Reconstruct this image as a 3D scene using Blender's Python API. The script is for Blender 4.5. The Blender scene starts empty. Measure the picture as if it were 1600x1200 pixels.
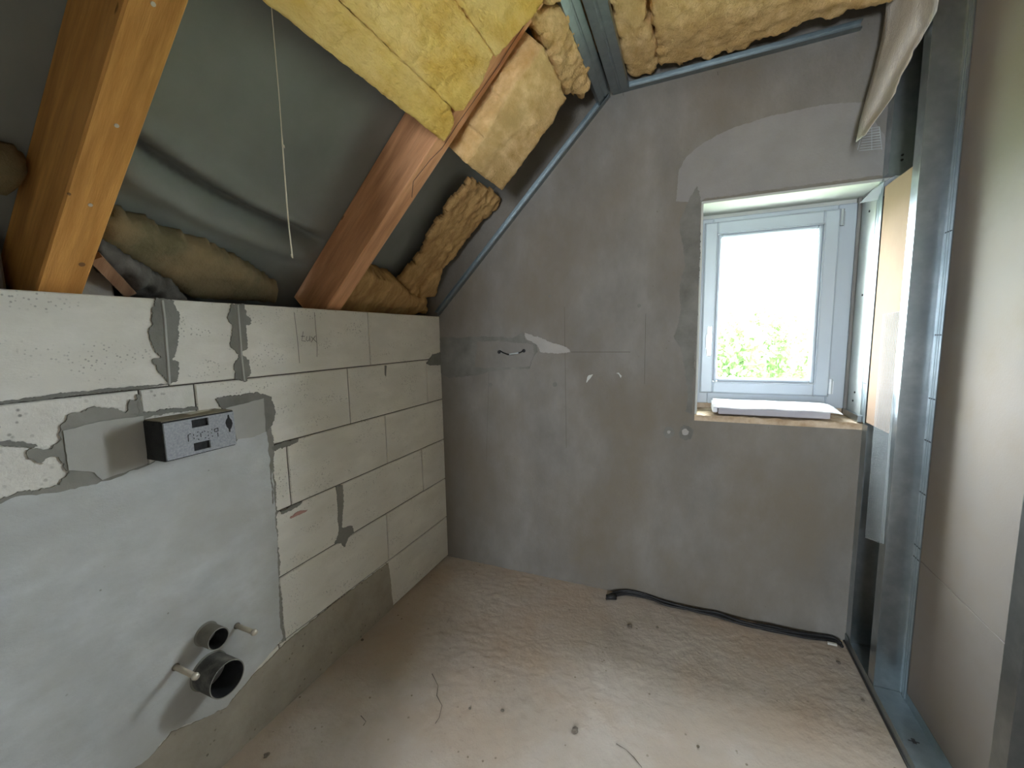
import bpy, bmesh, math, random
import numpy as np
from mathutils import Vector, Matrix, noise

# ---------------------------------------------------------------- camera, sky, exposure
YAW, PITCH, ROLL, FPX, CX, CZ = 0.3979, -0.1154, -0.0179, 651.75, 1.3706, 1.3855
D = 2.156                                     # back wall plane (y)
_cy, _sy, _cp, _sp = math.cos(YAW), math.sin(YAW), math.cos(PITCH), math.sin(PITCH)
_f = Vector((-_sy*_cp, _cy*_cp, _sp)); _r0 = Vector((_cy, _sy, 0)); _u0 = _r0.cross(_f)
_r = _r0*math.cos(ROLL) + _u0*math.sin(ROLL); _u = -_r0*math.sin(ROLL) + _u0*math.cos(ROLL)
CAM = Vector((CX, 0, CZ))
scene = bpy.context.scene
col = scene.collection
cam_d = bpy.data.cameras.new('camera'); cam = bpy.data.objects.new('camera', cam_d); col.objects.link(cam)
cam_d.sensor_width = 36; cam_d.lens = FPX*36/1600; cam_d.clip_start = .02; cam_d.clip_end = 300
M = Matrix.Identity(4)
for i in range(3):
    M[i][0] = _r[i]; M[i][1] = _u[i]; M[i][2] = -_f[i]; M[i][3] = CAM[i]
cam.matrix_world = M
scene.camera = cam

world = bpy.data.worlds.new('overcast_sky'); scene.world = world; world.use_nodes = True
bg = world.node_tree.nodes['Background']; bg.inputs[0].default_value = (.85, .92, 1.0, 1); bg.inputs[1].default_value = 44.0
vs = scene.view_settings
vs.view_transform = 'Standard'; vs.look = 'None'; vs.exposure = 1.0; vs.gamma = 1; vs.use_curve_mapping = False
scene.cycles.max_bounces = 14; scene.cycles.diffuse_bounces = 8; scene.cycles.glossy_bounces = 5
scene.cycles.sample_clamp_indirect = 6
scene.cycles.use_denoising = True

def portal(name, loc, rot, sx, sy):          # guides sky sampling through a window opening
    l = bpy.data.lights.new(name, 'AREA'); l.shape = 'RECTANGLE'; l.size = sx; l.size_y = sy; l.cycles.is_portal = True
    o = bpy.data.objects.new(name, l); o.location = loc; o.rotation_euler = rot; col.objects.link(o)
portal('window_portal', (1.71, 2.60, 1.5), (-math.pi/2, 0, 0), .55, .9)
portal('window_portal.001', (1.40, -2.12, 1.40), (math.pi/2, 0, 0), .44, .78)  # sky through the added hallway window, for fill

# ---------------------------------------------------------------- pixel rays -> points on surfaces
def ray(px): return _r*((px[0]-800)/FPX) - _u*((px[1]-600)/FPX) + _f
def hit(px, ax, v):
    d = ray(px); return CAM + d*((v-CAM[ax])/d[ax])
def slope(px, c):                             # plane z = x + c (45 degree roof)
    d = ray(px); return CAM + d*((CAM.x + c - CAM.z)/(d.z - d.x))
def zo(pts, ox, oy, s): return [(ox+a/s, oy+b/s) for a, b in pts]   # crop pixels -> photo pixels

# ---------------------------------------------------------------- materials
MATS = {}
def mat(name, c1, c2=None, scale=6, rough=.85, bump=.0, bscale=60, metal=0, spots=None, spot_scale=90, spot_lim=.28,
        c3=None, scale3=1.5, stretch=(1, 1, 1), rot=(0, 0, 0), detail=8, spec=.3, lo=.3, hi=.7, trans=0, bdist=.004, alpha=1):
    m = bpy.data.materials.new(name); m.use_nodes = True; nt = m.node_tree; N = nt.nodes; L = nt.links
    b = N['Principled BSDF']; b.inputs['Roughness'].default_value = rough; b.inputs['Metallic'].default_value = metal
    b.inputs['Specular IOR Level'].default_value = spec; b.inputs['Alpha'].default_value = alpha
    g = N.new('ShaderNodeNewGeometry'); mp = N.new('ShaderNodeMapping')
    mp.inputs['Scale'].default_value = stretch; mp.inputs['Rotation'].default_value = rot
    if rot != (0, 0, 0):
        m0 = N.new('ShaderNodeMapping'); m0.inputs['Rotation'].default_value = rot; mp.inputs['Rotation'].default_value = (0, 0, 0)
        L.new(g.outputs['Position'], m0.inputs[0]); L.new(m0.outputs[0], mp.inputs[0])
    else: L.new(g.outputs['Position'], mp.inputs[0])
    def ns(sc, det=detail):
        n = N.new('ShaderNodeTexNoise'); n.inputs['Scale'].default_value = sc; n.inputs['Detail'].default_value = det
        n.inputs['Roughness'].default_value = .62; L.new(mp.outputs[0], n.inputs['Vector']); return n
    def ramp(fac, a, bb, p0=lo, p1=hi):
        r = N.new('ShaderNodeValToRGB'); r.color_ramp.elements[0].position = p0; r.color_ramp.elements[1].position = p1
        r.color_ramp.elements[0].color = (*a, 1); r.color_ramp.elements[1].color = (*bb, 1); L.new(fac, r.inputs[0]); return r.outputs[0]
    def mix(fac, a, bb):
        x = N.new('ShaderNodeMix'); x.data_type = 'RGBA'; L.new(fac, x.inputs[0])
        for v, i in ((a, 6), (bb, 7)):
            if isinstance(v, tuple): x.inputs[i].default_value = (*v, 1)
            else: L.new(v, x.inputs[i])
        return x.outputs[2]
    c = ramp(ns(scale).outputs[0], c1, c2 or c1)
    if c3: c = mix(ramp(ns(scale3).outputs[0], (0, 0, 0), (1, 1, 1), .42, .66), c, c3)
    if spots:
        v = N.new('ShaderNodeTexVoronoi'); v.inputs['Scale'].default_value = spot_scale; L.new(g.outputs['Position'], v.inputs['Vector'])
        q = ramp(v.outputs['Distance'], (1, 1, 1), (0, 0, 0), spot_lim*.6, spot_lim)
        q2 = N.new('ShaderNodeMath'); q2.operation = 'MULTIPLY'; L.new(q, q2.inputs[0])
        L.new(ramp(ns(9, 3).outputs[0], (0, 0, 0), (1, 1, 1), .5, .62), q2.inputs[1])
        c = mix(q2.outputs[0], c, spots)
    L.new(c, b.inputs['Base Color'])
    if bump:
        bp = N.new('ShaderNodeBump'); bp.inputs['Strength'].default_value = bump; bp.inputs['Distance'].default_value = bdist
        L.new(ns(bscale, 6).outputs[0], bp.inputs['Height']); L.new(bp.outputs[0], b.inputs['Normal'])
    if trans: b.inputs['Transmission Weight'].default_value = trans
    MATS[name] = m; return m

mat('aac', (.72, .705, .645), (.83, .81, .745), 5, .92, .35, 120, spots=(.42, .41, .37), spot_scale=110, spot_lim=.3, stretch=(1, .7, 1.6), c3=(.70, .68, .615), scale3=6)
mat('aac_rough', (.68, .665, .61), (.80, .785, .73), 14, .95, .8, 70, spots=(.3, .29, .26), spot_scale=60, spot_lim=.3)
mat('mortar_dark', (.17, .17, .15), (.25, .25, .225), 9, .93, .5, 80)
mat('joint', (.06, .055, .045), (.10, .095, .08), 9, .95, .3, 80)
mat('mortar_mid', (.21, .21, .185), (.29, .285, .255), 7, .92, .35, 70)
mat('plaster_new', (.46, .485, .485), (.63, .655, .66), 5, .88, .4, 90, c3=(.475, .485, .465), scale3=2.2, stretch=(1, 1, 1.6), spots=(.30, .30, .28), spot_scale=22, spot_lim=.07)
mat('niche_board', (.38, .38, .35), (.45, .45, .42), 5, .85, .15, 90)
mat('slurry', (.30, .27, .215), (.40, .365, .30), 8, .93, .5, 60, spots=(.16, .14, .11), spot_scale=40, spot_lim=.2)
mat('render_back', (.185, .173, .152), (.265, .252, .228), 3.6, .9, .45, 80, c3=(.19, .165, .128), scale3=1.5, stretch=(1.5, 1.5, .85), spots=(.17, .15, .12), spot_scale=30, spot_lim=.10)
mat('render_patch', (.245, .236, .222), (.30, .29, .275), 6, .9, .3, 90)
mat('render_dark', (.135, .13, .112), (.225, .22, .195), 9, .92, .4, 70)
mat('render_light', (.33, .315, .285), (.39, .37, .34), 8, .9, .3, 80)
mat('reveal_white', (.50, .52, .48), (.58, .59, .55), 6, .85, .2, 80)
mat('screed', (.39, .335, .275), (.54, .485, .425), 3.0, .85, .7, 70, c3=(.46, .365, .28), scale3=2.0, spots=(.22, .18, .13), spot_scale=28, spot_lim=.14, spec=.3, bdist=.004)
mat('membrane', (.21, .225, .205), (.265, .28, .26), 3, .75, .1, 140)
mat('membrane_old', (.06, .062, .058), (.10, .10, .095), 8, .85, .2, 60)
for nm, a, b_ in (('wood', (.60, .275, .065), (.84, .44, .13)), ('wood_pink', (.68, .33, .155), (.88, .49, .26)), ('lath', (.33, .18, .10), (.42, .25, .15))):
    mat(nm, a, b_, 5, .7, .35, 40, stretch=(.7, 7, 7), rot=(0, math.pi/4, 0), c3=tuple(x*.8 for x in a), scale3=4, spots=tuple(x*.45 for x in a), spot_scale=7, spot_lim=.10)
mat('knot', (.20, .10, .04), (.26, .13, .05), 30, .7)
mat('wool', (.64, .36, .05), (.90, .65, .20), 16, .97, 1.0, 120, stretch=(1, .45, 1), c3=(.88, .65, .27), scale3=5, detail=12, bdist=.008)
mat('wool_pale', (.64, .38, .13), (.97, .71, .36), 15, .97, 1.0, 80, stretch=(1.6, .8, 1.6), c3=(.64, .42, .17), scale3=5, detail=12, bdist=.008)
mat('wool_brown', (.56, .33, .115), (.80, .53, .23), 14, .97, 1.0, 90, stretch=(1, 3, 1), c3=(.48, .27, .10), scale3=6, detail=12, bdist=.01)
mat('wool_dirty', (.16, .14, .075), (.25, .21, .12), 8, .97, .8, 70, c3=(.30, .22, .12), scale3=4)
mat('rubble', (.09, .085, .075), (.17, .16, .145), 20, .95, .8, 50)
mat('zinc', (.40, .45, .475), (.54, .585, .605), 25, .30, .05, 60, metal=1, c3=(.36, .41, .435), scale3=6)
mat('zinc_dull', (.28, .33, .345), (.40, .45, .465), 18, .42, .08, 60, metal=1, c3=(.34, .38, .39), scale3=7)
mat('zinc_pale', (.40, .42, .41), (.50, .52, .50), 10, .55, .05, 60, metal=.6)
mat('screw', (.05, .05, .05), rough=.5)
mat('nail', (.75, .70, .60), rough=.4, metal=.6)
mat('board', (.28, .25, .225), (.335, .30, .275), 4, .85, .08, 160, c3=(.28, .235, .19), scale3=2, spec=.12)
mat('board_pink', (.27, .185, .13), (.32, .225, .16), 4, .85, .08, 160, spec=.1)
mat('pvc', (.40, .445, .50), (.43, .475, .53), 3, .35, spec=.5)
mat('gasket', (.33, .35, .37), rough=.6)
mat('steel_handle', (.70, .72, .73), rough=.3, metal=.7)
mat('film_white', (.80, .82, .86), (.88, .90, .93), 20, .45, .4, 60, spec=.5)
mat('sill_grey', (.40, .39, .43), (.46, .45, .49), 8, .6)
mat('sill_bed', (.40, .28, .17), (.66, .55, .42), 22, .95, .9, 60)
mat('fabric', (.52, .49, .44), (.64, .61, .55), 40, .9, .9, 260, stretch=(1, 1, .35))
mat('mesh_white', (.42, .45, .46), rough=.8, spec=.1)
mat('black_foam', (.012, .013, .014), (.03, .03, .03), 60, .8, .3, 200)
mat('foam_grey', (.27, .29, .315), (.42, .44, .47), 180, .85, .4, 260)
mat('foam_top', (.20, .18, .13), (.32, .29, .22), 40, .9, .4, 90)
mat('paper', (.60, .58, .52), rough=.9)
mat('pipe_grey', (.15, .145, .125), (.24, .225, .19), 14, .6, .2, 60)
mat('pipe_dark', (.035, .04, .04), (.10, .10, .09), 20, .5, .2, 60, c3=(.20, .19, .17), scale3=24)
mat('pipe_inside', (.02, .02, .022), (.05, .055, .06), 10, .5)
mat('sleeve', (.50, .45, .36), (.60, .55, .46), 20, .7)
mat('cable_black', (.012, .012, .013), (.03, .03, .03), 30, .5)
mat('string', (.62, .55, .42), (.70, .63, .50), 90, .9)
mat('pencil', (.16, .155, .145), rough=.9)
mat('red_mark', (.45, .26, .22), rough=.9)
mat('crumb', (.13, .11, .09), (.22, .19, .15), 60, .95)
mat('crack', (.10, .085, .07), rough=.95)
mat('leaf', (.075, .15, .045), (.16, .235, .085), .9, .6)
mat('bark', (.12, .09, .06), rough=.9)
mat('meadow', (.20, .25, .15), (.28, .31, .21), .5, .95)
def glass(name):
    m = bpy.data.materials.new(name); m.use_nodes = True; nt = m.node_tree; nt.nodes.clear()
    o = nt.nodes.new('ShaderNodeOutputMaterial'); t = nt.nodes.new('ShaderNodeBsdfTransparent'); g = nt.nodes.new('ShaderNodeBsdfGlossy')
    t.inputs[0].default_value = (.95, .97, .96, 1); g.inputs['Roughness'].default_value = .02
    mx = nt.nodes.new('ShaderNodeMixShader'); mx.inputs[0].default_value = .05
    nt.links.new(t.outputs[0], mx.inputs[1]); nt.links.new(g.outputs[0], mx.inputs[2]); nt.links.new(mx.outputs[0], o.inputs[0]); MATS[name] = m
glass('glass')
def film(name):
    m = bpy.data.materials.new(name); m.use_nodes = True; nt = m.node_tree; nt.nodes.clear()
    o = nt.nodes.new('ShaderNodeOutputMaterial'); t = nt.nodes.new('ShaderNodeBsdfTransparent'); g = nt.nodes.new('ShaderNodeBsdfPrincipled')
    g.inputs['Base Color'].default_value = (.75, .82, .86, 1); g.inputs['Roughness'].default_value = .25
    mx = nt.nodes.new('ShaderNodeMixShader'); mx.inputs[0].default_value = .4
    nt.links.new(t.outputs[0], mx.inputs[1]); nt.links.new(g.outputs[0], mx.inputs[2]); nt.links.new(mx.outputs[0], o.inputs[0]); MATS[name] = m
film('clear_film')
lm = MATS['leaf'].node_tree                      # thin leaves let some light through
_b = lm.nodes['Principled BSDF']; _t = lm.nodes.new('ShaderNodeBsdfTranslucent'); _mx = lm.nodes.new('ShaderNodeMixShader'); _mx.inputs[0].default_value = .4
lm.links.new(_b.inputs['Base Color'].links[0].from_socket, _t.inputs[0]); lm.links.new(_b.outputs[0], _mx.inputs[1]); lm.links.new(_t.outputs[0], _mx.inputs[2])
lm.links.new(_mx.outputs[0], lm.nodes['Material Output'].inputs[0])

# ---------------------------------------------------------------- mesh helpers (all vertices given in world metres)
WL = {}
def tag(o, label=None, cat=None, group=None, kind=None):
    if label: o['label'] = label
    if cat: o['category'] = cat
    if group: o['group'] = group
    if kind: o['kind'] = kind
    return o
def empty(name, loc, label=None, cat=None, group=None, kind=None):
    o = bpy.data.objects.new(name, None); o.location = loc; o.empty_display_size = .05; col.objects.link(o); WL[o.name] = Vector(loc)
    return tag(o, label, cat, group, kind)
def mk(name, verts, faces, m, parent=None, smooth=False):
    verts = [Vector(v) for v in verts]
    a = np.array([tuple(v) for v in verts]); lo, hi = a.min(0), a.max(0)
    org = Vector(((lo[0]+hi[0])/2, (lo[1]+hi[1])/2, lo[2]))
    me = bpy.data.meshes.new(name); me.from_pydata([tuple(v-org) for v in verts], [], faces)
    bm = bmesh.new(); bm.from_mesh(me); bmesh.ops.recalc_face_normals(bm, faces=bm.faces); bm.to_mesh(me); bm.free()
    if smooth: me.polygons.foreach_set('use_smooth', [True]*len(me.polygons))
    me.materials.append(MATS[m])
    o = bpy.data.objects.new(name, me); col.objects.link(o); WL[o.name] = org
    if parent: o.parent = parent; o.location = org - WL[parent.name]
    else: o.location = org
    return o
def boxg(lo, hi):
    (a, b, c), (d, e, f) = lo, hi
    v = [(a, b, c), (d, b, c), (d, e, c), (a, e, c), (a, b, f), (d, b, f), (d, e, f), (a, e, f)]
    return v, [(0, 3, 2, 1), (4, 5, 6, 7), (0, 1, 5, 4), (1, 2, 6, 5), (2, 3, 7, 6), (3, 0, 4, 7)]
def bevelled(v, f, w, seg=1):
    bm = bmesh.new(); bv = [bm.verts.new(x) for x in v]
    for q in f: bm.faces.new([bv[i] for i in q])
    bmesh.ops.bevel(bm, geom=bm.edges[:], offset=w, segments=seg, affect='EDGES', profile=.6)
    bm.verts.index_update(); V = [tuple(x.co) for x in bm.verts]; F = [tuple(x.index for x in q.verts) for q in bm.faces]; bm.free(); return V, F
def join(*parts):
    V, F = [], []
    for v, f in parts:
        n = len(V); V += list(v); F += [tuple(i+n for i in q) for q in f]
    return V, F
def box(name, lo, hi, m, parent=None, bev=0, seg=1):
    v, f = boxg(lo, hi)
    if bev: v, f = bevelled(v, f, bev, seg)
    return mk(name, v, f, m, parent)
def extrude(prof, p0, p1, closed=True):          # profile points (3d, at p0) swept by the vector p1-p0
    d = Vector(p1)-Vector(p0); n = len(prof); a = [Vector(q) for q in prof]
    V = a + [q+d for q in a]; F = [(i, (i+1) % n, n+(i+1) % n, n+i) for i in range(n if closed else n-1)]
    if closed: F += [tuple(range(n))[::-1], tuple(range(n, 2*n))]
    return V, F
def smooth_path(pts, k=6):
    pts = [Vector(q) for q in pts]; P = [pts[0]*2-pts[1]] + pts + [pts[-1]*2-pts[-2]]; out = []
    for i in range(1, len(P)-2):
        for j in range(k):
            t = j/k; a, b, c, d = P[i-1:i+3]
            out.append(.5*((2*b)+(c-a)*t+(2*a-5*b+4*c-d)*t*t+(3*b-a-3*c+d)*t**3))
    return out+[pts[-1]]
def tubeg(path, r, n=8, cap=True):
    V, F = [], []; up = Vector((0, 0, 1)); m = len(path)
    for i, q in enumerate(path):
        t = (path[min(i+1, m-1)]-path[max(i-1, 0)]).normalized()
        s = t.cross(up if abs(t.z) < .95 else Vector((1, 0, 0))).normalized(); w = s.cross(t)
        rr = r[i] if isinstance(r, (list, tuple)) else r
        V += [q+(s*math.cos(a*2*math.pi/n)+w*math.sin(a*2*math.pi/n))*rr for a in range(n)]
    for i in range(m-1):
        F += [(i*n+a, i*n+(a+1) % n, (i+1)*n+(a+1) % n, (i+1)*n+a) for a in range(n)]
    if cap: F += [tuple(range(n)), tuple(range((m-1)*n, m*n))[::-1]]
    return V, F
def ragged(poly, step, amp, seed):               # 2d outline -> denser outline with noisy edge
    rnd = random.Random(seed); out = []; w = 0
    for i, a in enumerate(poly):
        b = poly[(i+1) % len(poly)]; L = math.hypot(b[0]-a[0], b[1]-a[1]); n = max(1, int(L/step))
        nx, ny = (-(b[1]-a[1])/L, (b[0]-a[0])/L) if L else (0, 0)
        for j in range(n):
            t = j/n; w = .72*w+rnd.uniform(-1, 1)*.6; q = amp*(w+rnd.uniform(-.35, .35))
            out.append((a[0]+(b[0]-a[0])*t+nx*q, a[1]+(b[1]-a[1])*t+ny*q))
    return out
def patch(name, pts, plane, x0, x1, m, parent, step=.012, amp=.005, seed=1, bev=.0):
    """flat trowelled patch on a wall plane; pts are 3d points on it; x0..x1 the depth range along the plane's axis"""
    ax = plane; ij = [i for i in range(3) if i != ax]
    poly = ragged([(q[ij[0]], q[ij[1]]) for q in pts], step*.55 if amp > .0012 else step, amp*.9, seed)
    def P(q, d):
        v = [0, 0, 0]; v[ij[0]], v[ij[1]] = q; v[ax] = d; return Vector(v)
    n = len(poly); V = [P(q, x0) for q in poly]+[P(q, x1) for q in poly]
    bm = bmesh.new(); bv = [bm.verts.new(v) for v in V]
    for i in range(n): bm.faces.new((bv[i], bv[(i+1) % n], bv[n+(i+1) % n], bv[n+i]))
    es = [bm.edges.get((bv[n+i], bv[n+(i+1) % n])) for i in range(n)]
    bmesh.ops.triangle_fill(bm, use_beauty=True, edges=es)
    bm.verts.index_update(); Vv = [v.co.copy() for v in bm.verts]; F = [tuple(v.index for v in f.verts) for f in bm.faces]; bm.free()
    return mk(name, Vv, F, m, parent)
def inside(P, poly):
    x, y = P[:, 0], P[:, 1]; c = np.zeros(len(P), bool); n = len(poly)
    for i in range(n):
        (x1, y1), (x2, y2) = poly[i], poly[i-1]
        k = ((y1 > y) != (y2 > y)) & (x < (x2-x1)*(y-y1)/((y2-y1) or 1e-9)+x1); c ^= k
    return c
def edge_dist(P, poly):
    d = np.full(len(P), 9.)
    for i in range(len(poly)):
        a, b = np.array(poly[i-1]), np.array(poly[i]); ab = b-a; t = np.clip(((P-a)@ab)/max(ab@ab, 1e-12), 0, 1)
        d = np.minimum(d, np.linalg.norm(P-(a+t[:, None]*ab), axis=1))
    return d
def wool(name, poly, frame, thick, m, parent=None, cell=.012, round_=.03, amp=.006, freq=18, seed=0, edge=.006, back=0.0, fine=.0025):
    """mineral wool slab: outline in the frame's (u,v), rounded fluffy front towards the frame's n, given thickness"""
    O, U, Vv, Nn = frame; rnd = random.Random(seed)
    poly = ragged(poly, cell*1.5, edge, seed); A = np.array(poly)
    lo, hi = A.min(0)-cell, A.max(0)+cell; nx, ny = int((hi[0]-lo[0])/cell)+1, int((hi[1]-lo[1])/cell)+1
    g = np.array([(lo[0]+i*cell, lo[1]+j*cell) for j in range(ny+1) for i in range(nx+1)])
    ins = inside(g, poly); dist = edge_dist(g, poly); W = nx+1
    cells = []; use = {}
    for j in range(ny):
        for i in range(nx):
            q = (j*W+i, j*W+i+1, (j+1)*W+i+1, (j+1)*W+i)
            if sum(ins[k] for k in q) >= 3: cells.append(q)
    for q in cells:
        for k in q: use.setdefault(k, len(use))
    ec = {}
    for q in cells:
        for a in range(4):
            e = (q[a], q[(a+1) % 4]); ec[tuple(sorted(e))] = ec.get(tuple(sorted(e)), 0)+1
    bnd = {}
    for q in cells:
        for a in range(4):
            e = (q[a], q[(a+1) % 4])
            if ec[tuple(sorted(e))] == 1: bnd[e] = 1
    front, backv = [], []; off = Vector((seed*3.7, seed*1.3, 0))
    for k in use:
        u, v = g[k]; d = dist[k] if ins[k] else 0
        t = min(d/round_, 1); rise = math.sqrt(max(0, 1-(1-t)**2))
        w = O+U*u+Vv*v; nz = noise.noise(w*freq+off)*amp + noise.noise(w*freq*4+off)*fine*1.6 + noise.noise(w*freq*9+off)*fine
        j = Vector((noise.noise(w*60+off), noise.noise(w*60+off*2), 0))*cell*.45
        q = O+U*(u+j.x)+Vv*(v+j.y)
        front.append(q+Nn*(-(1-rise)*min(round_, thick*.9)+nz)); backv.append(q-Nn*(thick*(1-back*(1-rise))))
    n = len(use); F = []
    for q in cells:
        F.append(tuple(use[k] for k in q)); F.append(tuple(n+use[k] for k in q[::-1]))
    V = front+backv; mids = {}
    steps = max(1, int(thick/.02)) if thick > .03 else 1
    def mid(k, s):
        if s == 0: return use[k]
        if s == steps: return n+use[k]
        if (k, s) not in mids:
            a, b = front[use[k]], backv[use[k]]; q = a.lerp(b, s/steps)
            q = q+U*noise.noise(q*30)*edge+Vv*noise.noise(q*30+Vector((9, 0, 0)))*edge
            mids[(k, s)] = len(V); V.append(q)
        return mids[(k, s)]
    for a, b in bnd:
        for s in range(steps): F.append((mid(a, s), mid(a, s+1), mid(b, s+1), mid(b, s)))
    return mk(name, V, F, m, parent, True)
S2 = 1/math.sqrt(2)
def slope_frame(c): return (Vector((0, 0, c)), Vector((S2, 0, S2)), Vector((0, 1, 0)), Vector((S2, 0, -S2)))
def slope_uv(pxs, c): return [(slope(q, c).x/S2, slope(q, c).y) for q in pxs]

# ---------------------------------------------------------------- setting: floor
def floor():
    xs = np.arange(-.02, 2.95, .012); ys = np.arange(-2.1, D+.02, .012); V = []
    for y in ys:
        for x in xs:
            q = Vector((x, y, 0)); k = .5+.9*max(0, min(1, .5+noise.noise(q*1.7)*1.5))
            h = noise.noise(q*3)*.002+noise.noise(q*24)*.0014+(noise.noise(q*44)*.0026+noise.noise(q*75)*.0024)*k
            V.append((x, y, h-.002))
    w = len(xs); F = [(j*w+i, j*w+i+1, (j+1)*w+i+1, (j+1)*w+i) for j in range(len(ys)-1) for i in range(w-1)]
    o = mk('floor', V, F, 'screed', None, True); tag(o, 'rough beige cement screed floor with crumbs and hairline cracks', kind='structure')
    def crack(px, w_=.0016):
        path = [hit(q, 2, .0012) for q in px]; V, F = [], []
        for i, q in enumerate(path):
            t = path[min(i+1, len(path)-1)]-path[max(i-1, 0)]; s = Vector((-t.y, t.x, 0)).normalized()*w_*random.Random(i).uniform(.4, 1)
            V += [q+s, q-s]
        F = [(2*i, 2*i+1, 2*i+3, 2*i+2) for i in range(len(path)-1)]
        mk('crack', V, F, 'crack', o)
    crack(zo([(440, 340), (455, 370), (452, 395), (465, 420), (458, 450), (448, 465)], 400, 840, 1.6))
    crack(zo([(262, 445), (275, 460), (268, 470)], 400, 840, 1.6))
    crack(zo([(900, 515), (925, 530), (945, 550), (965, 575)], 400, 840, 1.6))
    return o
FLOOR = floor()

# ---------------------------------------------------------------- setting: left knee wall of aerated concrete blocks
WL_ = empty('wall_left', (-.12, 0, 0), 'knee wall of white aerated concrete blocks, half covered with grey plaster', kind='structure')
box('wall_core', (-.26, -2.1, -.05), (-.0055, D+.3, 1.5), 'joint', WL_); box('wall_outer', (-.70, -2.1, -.05), (-.26, D+.3, 1.09), 'joint', WL_)
rnd = random.Random(4)
def block(y0, y1, z0, z1, m='aac', proud=0, parent=WL_):
    g = .0022; y0 += g; y1 -= g; z0 += g; z1 -= g; x = proud+rnd.uniform(-.0008, .0008); b = .003; xb = -.03
    V = [(x, y0+b, z0+b), (x, y1-b, z0+b), (x, y1-b, z1-b), (x, y0+b, z1-b), (x-b, y0, z0), (x-b, y1, z0), (x-b, y1, z1), (x-b, y0, z1),
         (xb, y0, z0), (xb, y1, z0), (xb, y1, z1), (xb, y0, z1)]
    F = [(0, 1, 2, 3)]+[(a+i, a+(i+1) % 4, a+4+(i+1) % 4, a+4+i) for a in (0, 4) for i in range(4)]+[(8, 9, 10, 11)]
    return mk('block', V, F, m, parent)
Z = [0, .258, .508, .758, 1.008, 1.258, 1.508]
fux_block = None
rows = {5: [-2.1, -1.5, -.9, -.3, .12, .719, .936, 1.551, D+.02], 4: [-2.1, -1.5, -.9, -.3, .05, .645, .784, 1.405, 2.008, D+.02],
        3: [-2.1, -1.5, -.9, -.3, .2, .50, 1.078, 1.632, D+.02], 2: [-2.1, -1.5, -.9, -.3, .1, .7, 1.303, 1.926, D+.02],
        1: [-2.1, -1.5, -.9, -.3, .4, 1.0, 1.603, D+.02], 0: [-2.1, -1.5, -.9, -.3, .38, .98, 1.583, D+.02]}
for k, ys in rows.items():
    for a, b in zip(ys, ys[1:]):
        rough = (k == 4 and b < .8) or (k == 3 and b < .6)
        o = block(a, b, Z[k], Z[k+1], 'aac_rough' if rough else 'aac')
        if k == 5 and abs(a-.936) < .01: fux_block = o
# big smooth plaster field and trowelled mortar over the blocks
def LP(px, x=0): return [hit(q, 0, x) for q in px]
main = [(-120, 812)] + zo([(0, 1095), (100, 1060), (300, 1040), (450, 1010), (520, 985), (620, 950), (728, 905), (800, 862), (1000, 830), (1165, 790), (1180, 765), (1310, 740), (1318, 800), (1330, 950), (1345, 1100)], 0, 440, 3.159) + \
    zo([(150, 110), (165, 200), (172, 360), (185, 540), (192, 700), (190, 760), (198, 880), (202, 1000), (215, 1045)], 380, 700, 3.53) + [(396, 1050), (352, 1105), (268, 1141), (235, 1178), (190, 1215), (100, 1330), (-300, 1500), (-400, 900)]
edge_r = [(358, 690), (424, 668), (428, 705), (427, 742), (432, 790), (431, 812), (434, 850), (437, 880), (436, 905), (440, 940), (441, 975), (446, 1000), (436, 1004), (428, 940), (424, 850), (415, 760), (410, 700)]
patch('mortar_edge', LP(edge_r), 0, -.004, .0028, 'mortar_mid', WL_, .006, .004, 41)
edge_t = [(-120, 800), (0, 780), (32, 768), (95, 762), (142, 752), (196, 735), (233, 726), (240, 740), (200, 752), (142, 768), (95, 777), (32, 786), (-120, 822)]
patch('mortar_edge', LP(edge_t), 0, -.004, .0028, 'mortar_mid', WL_, .006, .004, 42)
patch('plaster_field', LP(main), 0, -.005, .004, 'plaster_new', WL_, .014, .004, 3)
slur = [(606, 879), (520, 944), (447, 1002), (425, 1026), (396, 1052), (352, 1107), (268, 1143), (235, 1180), (190, 1217), (100, 1332), (60, 1420), (200, 1345), (350, 1205), (450, 1108), (560, 1008), (614, 950), (610, 905)]
patch('slurry_band', LP(slur), 0, -.005, .003, 'slurry', WL_, .014, .003, 5)
left_smear = zo([(330, 655), (440, 618), (560, 620), (620, 650), (640, 590), (685, 585), (715, 660), (730, 900), (735, 960), (690, 992), (640, 962), (600, 945), (520, 985), (400, 1022), (300, 1042), (150, 1068), (40, 1085), (120, 1050), (285, 1000), (325, 945), (285, 870), (240, 868), (200, 910), (130, 870), (140, 830), (240, 820), (290, 780), (285, 700)], 0, 440, 3.159)
patch('mortar_patch', LP(left_smear), 0, -.004, .0035, 'mortar_mid', WL_, .008, .005, 7)
patch('niche_board', LP(zo([(305, 735), (480, 690), (705, 662), (725, 900), (500, 978), (460, 940), (335, 930)], 0, 440, 3.159)), 0, -.004, .0055, 'niche_board', WL_, .02, .002, 9)
patch('mortar_patch', LP(zo([(1062, 578), (1130, 566), (1270, 545), (1340, 570), (1355, 640), (1345, 700), (1312, 742), (1165, 790), (1100, 640)], 0, 440, 3.159)), 0, -.004, .0035, 'mortar_dark', WL_, .007, .004, 10)
patch('niche_board', LP(zo([(1110, 625), (1298, 575), (1306, 738), (1250, 765), (1165, 778)], 0, 440, 3.159)), 0, -.004, .0055, 'niche_board', WL_, .02, .0015, 11)
s1 = zo([(770, 80), (850, 85), (885, 170), (885, 270), (860, 370), (848, 386), (877, 400), (877, 490), (830, 508), (775, 430), (750, 385), (800, 375), (748, 330), (738, 270), (752, 150)], 0, 440, 3.159)
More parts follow.
